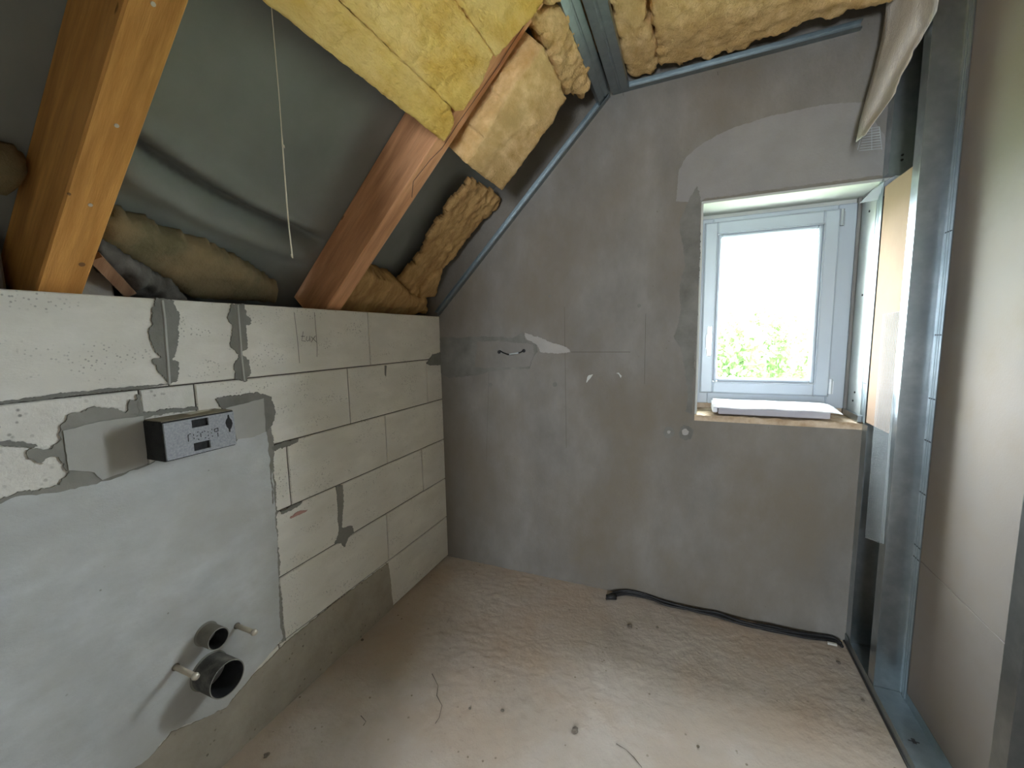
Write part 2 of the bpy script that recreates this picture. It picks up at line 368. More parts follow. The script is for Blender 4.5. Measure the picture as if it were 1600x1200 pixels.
s2 = zo([(1140, 110), (1200, 110), (1215, 165), (1240, 180), (1235, 210), (1212, 215), (1226, 290), (1220, 330), (1190, 355), (1230, 390), (1236, 450), (1212, 492), (1160, 482), (1152, 420), (1180, 360), (1140, 320), (1140, 220), (1120, 180)], 0, 440, 3.159)
patch('mortar_patch', LP(s1), 0, -.004, .003, 'mortar_dark', WL_, .006, .004, 12)
patch('mortar_patch', LP(s2), 0, -.004, .003, 'mortar_dark', WL_, .006, .004, 13)
for nm, l in (('a', [(800, 92), (812, 190), (820, 300), (828, 400), (835, 505)]), ('b', [(1172, 115), (1180, 220), (1190, 350), (1196, 420), (1205, 490)])):
    mk('joint_ridge', *tubeg(LP(zo(l, 0, 440, 3.159), .002), .0045, 6), 'niche_board', WL_)
patch('mortar_patch', LP(zo([(-60, 594), (0, 590), (160, 572), (300, 550), (500, 532), (600, 520), (700, 514), (830, 506), (700, 530), (500, 548), (300, 570), (160, 590), (0, 604), (-60, 606)], 0, 440, 3.159)), 0, -.004, .0025, 'mortar_dark', WL_, .006, .002, 14)
patch('mortar_patch', LP(zo([(0, 790), (120, 795), (180, 810), (165, 822), (60, 812), (0, 805)], 0, 440, 3.159)), 0, -.004, .003, 'mortar_dark', WL_, .006, .003, 15)
patch('mortar_patch', LP(zo([(510, 208), (548, 204), (552, 300), (542, 440), (600, 430), (607, 468), (578, 496), (560, 545), (540, 525), (503, 527), (525, 482), (520, 330)], 380, 700, 3.53)), 0, -.004, .003, 'mortar_mid', WL_, .006, .003, 16)
patch('mortar_patch', LP(zo([(1145, 432), (1180, 375), (1232, 362), (1236, 440), (1165, 445)], 380, 460, 4)), 0, -.004, .004, 'mortar_dark', WL_, .006, .003, 17)
patch('mortar_patch', LP(zo([(168, 955), (250, 920), (345, 902), (340, 922), (250, 955), (190, 975)], 380, 460, 4)), 0, -.004, .003, 'mortar_dark', WL_, .005, .004, 18)
patch('mortar_patch', LP(zo([(205, 350), (250, 325), (325, 292), (322, 308), (260, 345), (210, 365)], 380, 700, 3.53)), 0, -.004, .003, 'mortar_dark', WL_, .005, .003, 19)
patch('mortar_patch', LP(zo([(882, 445), (894, 445), (890, 515), (882, 500)], 380, 460, 4)), 0, -.004, .0025, 'mortar_dark', WL_, .005, .001, 20)
patch('mortar_patch', LP(zo([(640, 655), (860, 625), (970, 618), (975, 632), (860, 645), (720, 672)], 0, 440, 3.159)), 0, -.004, .0045, 'mortar_dark', WL_, .006, .003, 21)
patch('red_smudge', LP(zo([(262, 378), (300, 352), (355, 340), (345, 352), (300, 372), (258, 388)], 380, 700, 3.53)), 0, -.002, .0012, 'red_mark', WL_, .006, .002, 22)
patch('mortar_patch', LP(zo([(672, 560), (690, 560), (702, 650), (712, 680), (690, 690), (680, 640)], 0, 440, 3.159)), 0, -.004, .004, 'mortar_mid', WL_, .006, .003, 23)
# pencil lettering on the top course
def strokes(name, lines, o, w, m):
    parts = []
    for l in lines:
        q = LP(zo(l, 380, 460, 4), .0022); V = []
        for i, a in enumerate(q):
            t = (q[min(i+1, len(q)-1)]-q[max(i-1, 0)]); s = Vector((0, -t.z, t.y)).normalized()*w; V += [a+s, a-s]
        parts.append((V, [(2*i, 2*i+1, 2*i+3, 2*i+2) for i in range(len(q)-1)]))
    return mk(name, *join(*parts), m, o)
strokes('pencil_lettering', [[(318, 112), (332, 220), (343, 320), (352, 430)], [(445, 112), (455, 230), (462, 330), (461, 390)], [(375, 232), (370, 262), (366, 290), (390, 293)], [(362, 262), (384, 262)],
        [(398, 262), (394, 285), (402, 292), (412, 286), (416, 258), (418, 294)], [(424, 264), (440, 280), (462, 302)], [(452, 258), (436, 280), (424, 300)]], fux_block, .0011, 'pencil')

# ---------------------------------------------------------------- setting: back wall with window opening
OX0, OX1, OZ0, OZ1, YB = 1.412, 2.172, .995, 1.975, 2.575
WB = empty('wall_back', (1.2, D+.2, 0), 'grey-brown rendered gable wall with a window opening and trowelled patches', kind='structure')
V, F = join(boxg((-.6, D, -.05), (OX0, YB, 3.2)), boxg((OX1, D, -.05), (3.0, YB, 3.2)), boxg((OX0, D, OZ1), (OX1, YB, 3.2)), boxg((OX0, D, -.05), (OX1, YB, OZ0-.012)))
mk('wall_render', V, F, 'render_back', WB)
box('wall_jamb', (2.050, 2.362, OZ0-.01), (OX1, YB, OZ1), 'render_patch', WB)
box('reveal_lining', (OX0, D+.0005, OZ1-.012), (OX1, 2.40, OZ1), 'reveal_white', WB, .002)
box('reveal_lining', (OX0, D+.0005, OZ0), (OX0+.01, 2.40, OZ1-.012), 'reveal_white', WB, .002)
box('frame_packing', (OX0, 2.385, OZ1-.045), (2.06, 2.42, OZ1-.012), 'reveal_white', WB)
box('frame_packing', (OX0, 2.385, OZ0-.01), (2.06, 2.42, 1.022), 'sill_bed', WB)
box('frame_packing', (OX0+.008, 2.385, OZ0), (1.426, 2.42, OZ1-.03), 'reveal_white', WB)
def sillbed():
    xs = np.arange(OX0, OX1+.005, .012); ys = np.arange(D-.001, 2.39, .012); V = []
    for y in ys:
        for x in xs:
            q = Vector((x, y, 1)); V.append((x, y, OZ0-.004+noise.noise(q*26)*.006+noise.noise(q*70)*.004))
    w = len(xs); F = [(j*w+i, j*w+i+1, (j+1)*w+i+1, (j+1)*w+i) for j in range(len(ys)-1) for i in range(w-1)]
    n = len(V); V2 = [(x, y, OZ0-.03) for x, y, z in V[:w]]; V += V2; F += [(i, i+1, n+i+1, n+i) for i in range(w-1)]
    mk('sill_mortar_bed', V, F, 'sill_bed', WB, True)
sillbed()
def BP(px): return [hit(q, 1, D) for q in px]
patch('render_patch', BP(zo([(330, 900), (345, 760), (380, 700), (450, 640), (560, 580), (760, 515), (1020, 462), (1170, 458), (1260, 600), (1300, 778), (860, 832), (460, 888), (440, 905)], 940, 0, 2.857)), 1, D+.002, D-.0015, 'render_patch', WB, .012, .003, 31)
patch('mortar_patch', BP(zo([(130, 130), (143, 192), (140, 400), (122, 800), (108, 1062), (82, 1052), (92, 980), (72, 830), (38, 745), (62, 640), (56, 560), (78, 440), (55, 280), (90, 200)], 1040, 240, 2.609)), 1, D+.002, D-.003, 'render_dark', WB, .01, .005, 32)
patch('mortar_patch', BP(zo([(112, 352), (300, 345), (460, 345), (560, 350), (630, 315), (640, 365), (705, 388), (720, 440), (690, 470), (670, 545), (420, 555), (380, 580), (170, 602), (112, 570)], 660, 440, 4)), 1, D+.002, D-.003, 'render_dark', WB, .01, .004, 33)
patch('render_patch', BP(zo([(345, 375), (500, 372), (600, 385), (690, 392), (700, 445), (670, 530), (420, 540), (330, 535), (340, 440)], 660, 440, 4)), 1, D+.002, D-.0045, 'render_back', WB, .01, .003, 34)
patch('render_patch', BP(zo([(640, 322), (720, 345), (820, 385), (900, 410), (925, 440), (860, 450), (740, 445), (715, 390), (650, 362)], 660, 440, 4)), 1, D+.002, D-.004, 'render_light', WB, .008, .004, 35)
for l in ([(1030, 600), (1040, 585), (1066, 580), (1050, 605), (1025, 632)], [(1212, 572), (1228, 570), (1245, 590), (1240, 602), (1228, 580)]):
    patch('plaster_splash', BP(zo(l, 660, 440, 4)), 1, D+.002, D-.003, 'reveal_white', WB, .004, .001, 36)
for cx, cy, r, m in ((1542, 942, 34, 'render_dark'), (1540, 940, 12, 'render_light'), (1648, 944, 46, 'render_dark'), (1642, 940, 22, 'render_light'), (425, 645, 12, 'render_dark'), (828, 645, 14, 'render_dark'), (795, 90, 9, 'render_dark'), (1355, 150, 12, 'render_dark')):
    patch('mortar_dab', BP(zo([(cx+r*math.cos(a), cy+r*math.sin(a)) for a in np.arange(0, 6.2, .5)], 660, 440, 4)), 1, D+.002, D-(.003 if m == 'render_dark' else .005), m, WB, .005, .0032 if r > 20 else .0016, int(cx))
def wall_line(a, b, w=.0008):
    A, B_ = BP([a, b]); t = (B_-A).normalized(); s = Vector((-t.z, 0, t.x))*w; d = Vector((0, -.0012, 0))
    mk('scratch_line', [A+s+d, A-s+d, B_-s+d, B_+s+d], [(0, 1, 2, 3)], 'crack', WB)
wall_line((892, 550), (985, 550), .0012); wall_line((882, 480), (885, 700)); wall_line((1009, 490), (1007, 600)); wall_line((973, 135), (974, 150), .001)
wall_line((1121, 112), (1122, 118), .001); wall_line((766, 1075-560), (760, 720), .0005)

# ---------------------------------------------------------------- setting: window
W1 = empty('window_1', (1.73, 2.36, 1.03), 'white plastic tilt window with clear glass in the gable wall', kind='structure')
def ring(x0, x1, z0, z1, w, y0, y1, bev=.004):
    w = w if isinstance(w, tuple) else (w, w, w, w)   # left right bottom top
    return join(*[bevelled(*boxg(*q), bev) for q in (((x0, y0, z0), (x0+w[0], y1, z1)), ((x1-w[1], y0, z0), (x1, y1, z1)), ((x0+w[0], y0, z0), (x1-w[1], y1, z0+w[2])), ((x0+w[0], y0, z1-w[3]), (x1-w[1], y1, z1)))])
fr = mk('frame', *ring(1.424, 2.046, 1.022, 1.940, (.05, .07, .062, .035), 2.352, 2.42), 'pvc', W1)
sa = mk('sash', *ring(1.437, 1.982, 1.078, 1.917, .058, 2.334, 2.40, .006), 'pvc', W1)
mk('glazing_bead', *ring(1.494, 1.925, 1.135, 1.860, .019, 2.342, 2.39, .006), 'pvc', W1)
mk('gasket', *ring(1.492, 1.927, 1.133, 1.862, .003, 2.3335, 2.336, .0005), 'gasket', W1)
mk('gasket', *ring(1.434, 1.985, 1.075, 1.920, .004, 2.346, 2.353, .0005), 'gasket', W1)
box('pane', (1.508, 2.366, 1.150), (1.912, 2.372, 1.846), 'glass', W1)
h = mk('handle', *join(bevelled(*boxg((1.456, 2.322, 1.30), (1.484, 2.334, 1.375)), .003), bevelled(*boxg((1.460, 2.290, 1.265), (1.479, 2.306, 1.415)), .005, 2), tubeg([Vector((1.47, 2.334, 1.398)), Vector((1.47, 2.298, 1.398))], .008, 10)), 'steel_handle', W1)
for z in (1.845, 1.09):
    mk('hinge', *join(tubeg([Vector((1.988, 2.338, z)), Vector((1.988, 2.338, z+.07))], .0075, 10), boxg((1.985, 2.34, z), (2.0, 2.352, z+.06))), 'steel_handle' if z < 1.5 else 'gasket', W1)

# ---------------------------------------------------------------- setting: right partition boards
WR = empty('wall_right', (2.175, .3, 0), 'unfinished partition of pinkish plasterboard sheets behind metal studs', kind='structure')
bx0, bx1 = 2.161, 2.1735
for y0, y1 in ((-2.1, -.62), (-.618, .62), (.622, 1.881), (1.883, 2.36)):
    for z0, z1 in ((.0, .559), (.561, 2.56)):
        if y1 > 2.2: 
            if z0 < .5: box('plasterboard', (bx0, y0, .004), (bx1, D-.001, z1), 'board', WR, .001)
            else: mk('plasterboard', *join(boxg((bx0, y0, z0), (bx1, D-.001, z1)), boxg((bx0, D-.001, OZ0+.003), (OX1-.0005, 2.361, OZ1-.013))), 'board', WR)
        else: box('plasterboard', (bx0, y0, z0+.004 if z0 < .1 else z0), (bx1, y1, z1), 'board', WR, .001)

box('plasterboard', (2.0625, 1.907, 1.003), (2.0745, 2.131, 1.935), 'board_pink', WR, .001)

# ---------------------------------------------------------------- setting: roof underlay, flat ceiling, rear of the room
CM = 1.79                                       # underlay plane z = x + CM
def membrane():
    us = np.concatenate([np.arange(-1.02, -.16, .03), np.arange(-.16, .26, .008), np.arange(.26, 2.05, .03)]); ys = np.linspace(-2.1, D+.02, 143); V = []
    for y in ys:
        for u in us:
            b = 0
            fold = .085-.115*((y-.6)/.7)+.02*math.sin(y*5)     # sagging lap of the foil, runs down towards the gable
            x = u*S2; d = x-fold
            if .573 < y < 1.345:
                w_ = min(1, (y-.573)/.08, (1.345-y)/.12); b = w_*(.045*math.exp(-((d+.035)/.035)**2)-.075*math.exp(-((d-.012)/.016)**2)+.018*math.exp(-((d-.05)/.02)**2))
            b += noise.noise(Vector((u*3, y*2, 0)))*.005-.006
            V.append(Vector((x, y, x+CM))+Vector((S2, 0, -S2))*b)
    w = len(us); F = [(j*w+i, j*w+i+1, (j+1)*w+i+1, (j+1)*w+i) for j in range(len(ys)-1) for i in range(w-1)]
    o = mk('ceiling_slope', V, F, 'membrane', None, True); tag(o, 'dark grey roofing underlay stretched over the rafters', kind='structure')
    md = o.modifiers.new('thick', 'SOLIDIFY'); md.thickness = .004; md.offset = 0
membrane()
tag(box('ceiling', (.95, -2.1, 2.80), (3.0, D, 2.85), 'membrane_old'), 'dark underside of the loft above the ceiling wool', kind='structure')
rw = empty('wall_rear', (1.3, -.26, 0), 'wall behind the camera with a bare doorway', kind='structure')
V, F = join(boxg((-.6, -.32, -.05), (.86, -.20, 3.2)), boxg((1.86, -.32, -.05), (2.16, -.20, 3.2)), boxg((.86, -.32, 2.04), (1.86, -.20, 3.2)))
mk('wall_render', V, F, 'render_light', rw)
rh = empty('wall_hall', (1.3, -2.15, 0), 'end wall of the hallway with an opening added for fill light', kind='structure')
V, F = join(boxg((-.8, -2.2, -.05), (1.12, -2.1, 3.2)), boxg((1.68, -2.2, -.05), (3, -2.1, 3.2)), boxg((1.12, -2.2, -.05), (1.68, -2.1, .95)), boxg((1.12, -2.2, 1.85), (1.68, -2.1, 3.2)))
mk('wall_render', V, F, 'render_light', rh)
w2 = empty('window_fill', (1.4, -2.15, 1.0), 'unseen white window added at the hallway end for fill light', kind='structure'); mk('frame', *ring(1.12, 1.68, .95, 1.85, .06, -2.18, -2.12), 'pvc', w2)  # unseen window, added so sky light fills the room from behind
tag(box('wall_side', (2.9, -2.1, -.05), (3.0, D, 2.85), 'render_patch'), 'far wall beyond the partition', kind='structure')

# ---------------------------------------------------------------- rafters
CR = 1.55
def rafter(y0, y1, x0, x1, m, label, nails, foot_dark):
    dep = (CM-CR)*S2; t = empty('rafter', (x0, (y0+y1)/2, x0+CR), label, 'rafter', 'roof rafters')
    n = Vector((S2, 0, -S2)); prof = []
    A = Vector((x0, 0, x0+CR)); Bv = Vector((x1, 0, x1+CR)); V = []
    # foot is cut plumb behind the wall top
    foot = Vector((x0-.02, 0, 1.50)); seg = 14
    rows_ = []
    for i in range(seg+1):
        q = A.lerp(Bv, i/seg); ch = .004
        wob = noise.noise(q*2+Vector((y0*9, 0, 0)))*.0006
        rows_.append([q+Vector((0, y0+ch+wob, 0)), q+Vector((0, y1-ch+wob, 0)), q+Vector((0, y1+wob, 0))-n*ch, q+Vector((0, y1+wob, 0))-n*dep, q+Vector((0, y0+wob, 0))-n*dep, q+Vector((0, y0+wob, 0))-n*ch])
    V = [v for r_ in rows_ for v in r_]; F = [(i*6+a, i*6+(a+1) % 6, (i+1)*6+(a+1) % 6, (i+1)*6+a) for i in range(seg) for a in range(6)]
    F += [tuple(range(6))[::-1], tuple(range(seg*6, seg*6+6))]
    beam = mk('beam', V, F, m, t)
    for q in nails:
        p = slope(q, CR); mk('nail_head', *tubeg([p-n*.002, p+n*.0015], .0042, 10), 'nail', beam)
    return t, beam
R1, bm1 = rafter(.489, .573, -.10, 1.25, 'wood', 'thick orange-brown rafter with pale nail heads, nearest the camera', [(239, 6), (182, 196), (141, 320)], True)
R2, bm2 = rafter(1.345, 1.428, -.10, 1.25, 'wood_pink', 'split pinkish rafter beside the hanging wool, nearer the gable wall', [], True)
def strip(name, pts, n, w, m, parent):
    V = []
    for i, q in enumerate(pts):
        t = (pts[min(i+1, len(pts)-1)]-pts[max(i-1, 0)]).normalized(); s = t.cross(n).normalized()*w; V += [q+s, q-s]
    return mk(name, V, [(2*i, 2*i+1, 2*i+3, 2*i+2) for i in range(len(pts)-1)], m, parent)
nS = Vector((S2, 0, -S2))
strip('crack', [slope(q, CR)+nS*.001 for q in zo([(632, 740), (637, 680), (700, 600), (745, 555), (800, 470), (880, 355), (960, 240)], 380, 0, 2.4)]+[slope(q, CR)+nS*.001 for q in ((800, 68), (835, 15), (850, -12))], nS, .0014, 'crack', bm2)
kn = slope((128, 413), CR); mk('knot', *tubeg([kn-nS*.003, kn+nS*.0012], .006, 12), 'knot', bm1)
kn = slope((108, 303), CR); mk('knot', *tubeg([kn-nS*.003, kn+nS*.0012], .003, 8), 'knot', bm1)

# ---------------------------------------------------------------- mineral wool
gW = 'mineral wool batts between the rafters'
def W(name, label, poly, c, thick, m, **k): return tag(wool(name, poly, slope_frame(c), thick, m, **k), label, 'insulation', gW)
uu = lambda x: x/S2
W('insulation_batt', 'narrow golden yellow wool batt along the lowest edge above the string', [(uu(.560), .575), (uu(.6365), .575), (uu(.6365), 1.275), (uu(.618), 1.335), (uu(.585), 1.352), (uu(.560), 1.345)], 1.50, .09, 'wool', round_=.010, amp=.002, seed=1, edge=.0008, cell=.007)
W('insulation_batt', 'wide yellow wool batt bulging over the split rafter', [(uu(.6285), .575), (uu(.7765), .575), (uu(.7765), 1.325), (uu(.70), 1.350), (uu(.645), 1.345), (uu(.6285), 1.31)], 1.503, .10, 'wool', round_=.010, amp=.004, seed=2, edge=.0008, cell=.007)
W('insulation_batt', 'upper yellow wool batt cut by the top of the picture', [(uu(.7715), .575), (uu(1.05), .575), (uu(1.05), 1.38), (uu(.90), 1.38), (uu(.7715), 1.335)], 1.503, .10, 'wool', round_=.010, amp=.004, seed=3, edge=.0008, cell=.007)
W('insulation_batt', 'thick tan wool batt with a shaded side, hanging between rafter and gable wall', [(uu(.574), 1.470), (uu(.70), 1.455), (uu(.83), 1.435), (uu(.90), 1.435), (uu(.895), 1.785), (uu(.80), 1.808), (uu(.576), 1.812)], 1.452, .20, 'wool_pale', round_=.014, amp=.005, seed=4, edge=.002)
W('insulation_scrap', 'long torn brown strip of wool against the underlay near the gable wall', slope_uv(zo([(285, 670), (330, 700), (395, 740), (380, 780), (330, 830), (290, 870), (240, 930), (185, 1000), (150, 1030), (110, 1060), (80, 1110), (65, 1120), (15, 1060), (60, 1000), (100, 950), (120, 900), (160, 840), (190, 820), (200, 780), (240, 740), (265, 700)], 620, 0, 2.4), 1.66), 1.66, .035, 'wool_brown', round_=.012, amp=.012, freq=30, seed=5, edge=.010, cell=.01)
W('insulation_scrap', 'small torn wool flake at the foot of the long torn strip', slope_uv(zo([(125, 1045), (178, 1008), (150, 1115), (105, 1122), (85, 1118), (100, 1070)], 620, 0, 2.4), 1.63), 1.63, .03, 'wool_brown', round_=.015, amp=.006, freq=30, seed=6, edge=.004, cell=.008)
W('insulation_lump', 'ragged tan lump of wool on the wall top beside the split rafter', slope_uv(zo([(425, 1045), (470, 1032), (540, 1055), (600, 1075), (640, 1115), (690, 1130), (700, 1185), (460, 1190), (330, 1185), (395, 1100)], 380, 0, 2.4), 1.60), 1.60, .12, 'wool_brown', round_=.035, amp=.012, freq=26, seed=7, edge=.011, cell=.01)
W('insulation_lump', 'torn pale clump of wool beside the ceiling profile', slope_uv(zo([(470, 150), (600, 120), (800, 100), (880, 170), (960, 330), (1030, 500), (1080, 700), (1110, 850), (1060, 960), (1030, 1060), (1000, 1010), (960, 1010), (930, 1060), (900, 1020), (860, 1060), (820, 940), (740, 800), (690, 640), (600, 500), (520, 350)], 760, 0, 6.667), 1.52), 1.52, .07, 'wool_pale', round_=.03, amp=.016, freq=30, seed=8, edge=.011, cell=.009)
W('insulation_lump', 'small wool clump at the picture top between rafter and ceiling profile', slope_uv(zo([(590, -60), (830, -60), (800, 40), (720, 90), (640, 70), (600, 20)], 760, 0, 6.667), 1.50), 1.50, .12, 'wool_pale', round_=.03, amp=.012, freq=26, seed=9, edge=.006, cell=.009)
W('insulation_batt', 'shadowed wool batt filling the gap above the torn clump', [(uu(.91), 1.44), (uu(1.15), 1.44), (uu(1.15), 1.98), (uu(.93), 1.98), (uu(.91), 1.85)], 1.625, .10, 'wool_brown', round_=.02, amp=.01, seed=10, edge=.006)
W('insulation_roll', 'dirty olive roll of old wool lying behind the wall top', slope_uv([(150, 340), (200, 345), (280, 378), (345, 398), (405, 428), (442, 455), (440, 480), (300, 475), (250, 442), (200, 412), (160, 390)], 1.66), 1.66, .07, 'wool_dirty', round_=.05, amp=.008, freq=12, seed=11, edge=.004)
tag(wool('rubble_heap', slope_uv([(155, 385), (190, 400), (225, 425), (270, 448), (300, 480), (225, 480), (190, 455), (160, 430)], 1.62), slope_frame(1.62), .06, 'rubble', round_=.03, amp=.02, freq=30, seed=12, edge=.006, cell=.009), 'dark crumbly mortar heap on the wall top beside the near rafter', 'rubble')
tag(wool('insulation_lump', slope_uv([(-60, 240), (-10, 238), (25, 250), (50, 268), (52, 300), (10, 318), (-60, 320)], 1.70), slope_frame(1.70), .06, 'wool_dirty', round_=.04, amp=.008, freq=14, seed=13, edge=.004), 'brown lump of wool behind the near rafter at the left edge', 'insulation', gW)
def lath():
    a, b = slope((150, 405), 1.60), slope((205, 462), 1.60); t = (b-a).normalized(); s = t.cross(nS).normalized()*.014; n = nS*.02
    prof = [a+s, a-s, a-s-n, a+s-n]; return mk('timber_lath', *extrude(prof, a, b), 'lath')
tag(lath(), 'short reddish lath end leaning at the foot of the near rafter', 'lath')
tag(mk('eaves_stone', *bevelled(*boxg((-.17, .56, 1.505), (-.09, .66, 1.60)), .006), 'render_light'), 'pale stone at the eaves showing beside the near rafter foot', 'stone')
tag(mk('eaves_stone', *bevelled(*boxg((-.22, .20, 1.505), (-.12, .47, 1.665)), .006), 'render_light'), 'pale masonry block behind the near rafter at the left edge', 'stone')

# flat ceiling wool
def zpl(pxs, z): return [(hit(q, 2, z).x, hit(q, 2, z).y) for q in pxs]
cf = lambda z: (Vector((0, 0, z)), Vector((1, 0, 0)), Vector((0, 1, 0)), Vector((0, 0, -1)))
e1 = zpl(zo([(95, 300), (110, 340), (150, 355), (190, 345), (235, 345), (250, 300)], 940, 0, 2.857), 2.545)
tag(wool('ceiling_batt', [(1.10, .4), (1.155, .4), e1[-1]]+e1[::-1][1:], cf(2.545), .16, 'wool_pale', round_=.02, amp=.007, freq=24, seed=20, edge=.011), 'narrow tan ceiling batt right beside the double metal profile', 'insulation', 'ceiling wool batts')
e2 = zpl(zo([(255, 310), (300, 298), (370, 320), (385, 285), (480, 280), (540, 235), (560, 240), (640, 232), (690, 185), (760, 165), (830, 155), (900, 110), (1020, 95), (1150, 55), (1280, 20)], 940, 0, 2.857), 2.545)
tag(wool('ceiling_batt', [(1.16, .4), (2.13, .4), (2.13, e2[-1][1]-.03)]+e2[::-1], cf(2.545), .16, 'wool_pale', round_=.025, amp=.010, freq=20, seed=21, edge=.014, fine=.005), 'broad tan ceiling batt with a ragged edge above the horizontal track', 'insulation', 'ceiling wool batts')

# ---------------------------------------------------------------- metal profiles on wall and ceiling
gM = 'galvanised drywall profiles'
def u_track(name, a, b, nrm, up, wid, leg, label, m='zinc_dull', t=.0012, lip_open=True):
    """U track from a to b: web on the wall (normal nrm), legs of given length; up = across the web"""
    a, b = Vector(a), Vector(b); e = empty(name, a.lerp(b, .5), label, 'metal profile', gM)
    def pl(nm, p0, v1, v2):
        q = [p0, p0+v1, p0+v1+v2, p0+v2]; mk(nm, *extrude(q, Vector((0, 0, 0)), b-a), m, e)
    N_, U_ = Vector(nrm), Vector(up)
    pl('web', a, U_*wid, N_*t)
    pl('leg', a, N_*leg, U_*t); pl('leg', a+U_*(wid-t), N_*leg, U_*t)
    pl('rib', a+U_*(wid*.42)+N_*t, U_*(wid*.16), N_*.003)
    return e
sd = Vector((S2, 0, S2))
su = Vector((-S2, 0, S2))
u_track('wall_track', (.005, D, 1.512), (1.0, D, 2.507), (0, -1, 0), su, .028, .027, 'thin galvanised track running up the gable wall along the roof slope')
u_track('wall_track', (1.012, D, 2.512), (1.955, D, 2.535), (0, -1, 0), (0, 0, 1), .028, .027, 'thin galvanised track lying level along the gable wall above the window')
def cd(label, a, across, inward, y0, y1, wid):
    a, A, I = Vector(a), Vector(across), Vector(inward); t = .0012; dep = .027; e = empty('ceiling_profile', a, label, 'metal profile', gM)
    sh = Vector((0, y1-y0, 0)); a0 = Vector((a.x, y0, a.z))
    face = [a0, a0+A*(wid*.42), a0+A*(wid*.46)+I*.003, a0+A*(wid*.54)+I*.003, a0+A*(wid*.58), a0+A*wid]
    mk('face', *extrude(face+[q+I*t for q in face[::-1]], Vector(), sh), 'zinc_dull', e)
    for q in (a0, a0+A*(wid-t)): mk('flange', *extrude([q, q+A*t, q+A*t+I*dep, q+I*dep], Vector(), sh), 'zinc_dull', e)
    return e
cd('galvanised ceiling profile on the slope side of the ceiling edge', (.955, 0, 2.470), (S2, 0, S2), (-S2, 0, S2), .2, D-.004, .066)
cd('galvanised ceiling profile on the flat side of the ceiling edge', (1.010, 0, 2.506), (1, 0, .06), (0, 0, 1), .2, D-.03, .078)

# ---------------------------------------------------------------- partition studs and floor track
def stud(label, y, z0, z1, marks=()):
    """C stud opening towards -y: web at y (far side), flanges 50 mm"""
    e = empty('metal_stud', (2.11, y-.025, z0), label, 'metal stud', 'partition studs'); t = .0012; X0, X1 = 2.060, 2.160; fl = .05
    def wall(nm, prof, m='zinc'): return mk(nm, *extrude([Vector((a, b, z0)) for a, b in prof], Vector((0, 0, z0)), Vector((0, 0, z1))), m, e)
    wall('web', [(X0, y), (X1, y), (X1, y-t), (X0, y-t)])
    for x, s in ((X0, 1), (X1-t, -1)):
        fl_ = wall('flange', [(x, y-fl), (x+t, y-fl), (x+t, y-t), (x, y-t)])
        xl = x if s > 0 else x-.0018
        mk('lip', *boxg((xl, y-fl-t, z0), (xl+.003, y-fl, z1)), 'zinc', e)
        for k in (.35, .62) if s < 0 else ():
            mk('groove', *boxg((x-.0006 if s > 0 else x-.0009, y-fl*k-.0015, z0), (x+.0004 if s > 0 else x+.0003, y-fl*k+.0015, z1)), 'zinc_dull', fl_)
    for z in marks:
        mk('notch_mark', *boxg((X1-t-.0006, y-fl*.9, z), (X1-t+.0002, y-.004, z+.004)), 'screw', e)
    return e
stud('short stud piece fixed to the gable wall below the window sill', D-.001, .004, OZ0-.002)
top_stud = stud('short stud piece fixed to the gable wall above the window', D-.001, OZ1+.002, 2.55)
for z in (2.05, 2.032): mk('screw_head', *tubeg([Vector((2.115, D-.003, z)), Vector((2.115, D-.0075, z))], .004, 10), 'screw', top_stud)
stud('galvanised stud with a bright window reflection, next to the window', 1.905, .004, 2.55, (1.36, 1.14, .99, .80, .60, .555, 1.7))
stud('galvanised stud at the right edge of the picture', 1.242, .004, 2.55)
def floor_track():
    e = empty('floor_track', (2.11, .2, 0), 'galvanised floor track carrying the partition studs', 'metal profile', gM)
    y0, y1 = -1.9, D-.002; X0, X1 = 2.058, 2.1605
    box('web', (X0, y0, .0015), (X1, y1, .003), 'zinc_dull', e)
    box('leg', (X0-.0008, y0, .0015), (X0+.0004, y1, .04), 'zinc_dull', e); box('leg', (X1-.0004, y0, .0015), (X1+.0004, y1, .04), 'zinc_dull', e)
    box('sealing_strip', (X0-.006, y0, 0), (X0-.0008, y1, .006), 'screw', e)
    c = hit((1426, 1155), 2, .004)
    mk('anchor_hole', *join(boxg((c.x-.015, c.y-.01, .003), (c.x+.015, c.y-.006, .0036)), boxg((c.x-.004, c.y-.016, .003), (c.x+.006, c.y+.004, .0036))), 'screw', e)
floor_track()
# lining at the right window reveal
e = empty('reveal_stud', (2.064, 2.24, OZ0), 'pale screwed metal lining with a ribbed edge on the right window reveal', 'metal stud', gM)
box('web', (2.0595, 2.192, OZ0+.002), (2.0607, 2.350, 1.96), 'zinc_pale', e)
ribs = [(2.0585, 2.132), (2.0585, 2.150), (2.0605, 2.154), (2.0605, 2.162), (2.0585, 2.166), (2.0585, 2.176), (2.0605, 2.180), (2.0605, 2.1915)]
mk('flange', *extrude([Vector((a, b, OZ0+.002)) for a, b in ribs]+[Vector((a+.0012, b, OZ0+.002)) for a, b in ribs[::-1]], Vector((0, 0, OZ0)), Vector((0, 0, 1.965))), 'zinc_dull', e)
box('foot_angle', (2.045, 2.165, OZ0+.001), (2.0595, 2.35, OZ0+.028), 'zinc', e)
for q in ((1359, 330), (1348, 461), (1336, 613), (1333, 626)):
    p_ = hit(q, 0, 2.0595); mk('screw_head', *tubeg([p_, p_-Vector((.003, 0, 0))], .0045, 10), 'screw', e)
for z in (1.30, 1.42, 1.54, 1.66, 1.16):
    box('notch_mark', (2.0578, 2.136, z), (2.0586, 2.175, z+.003), 'screw', e)

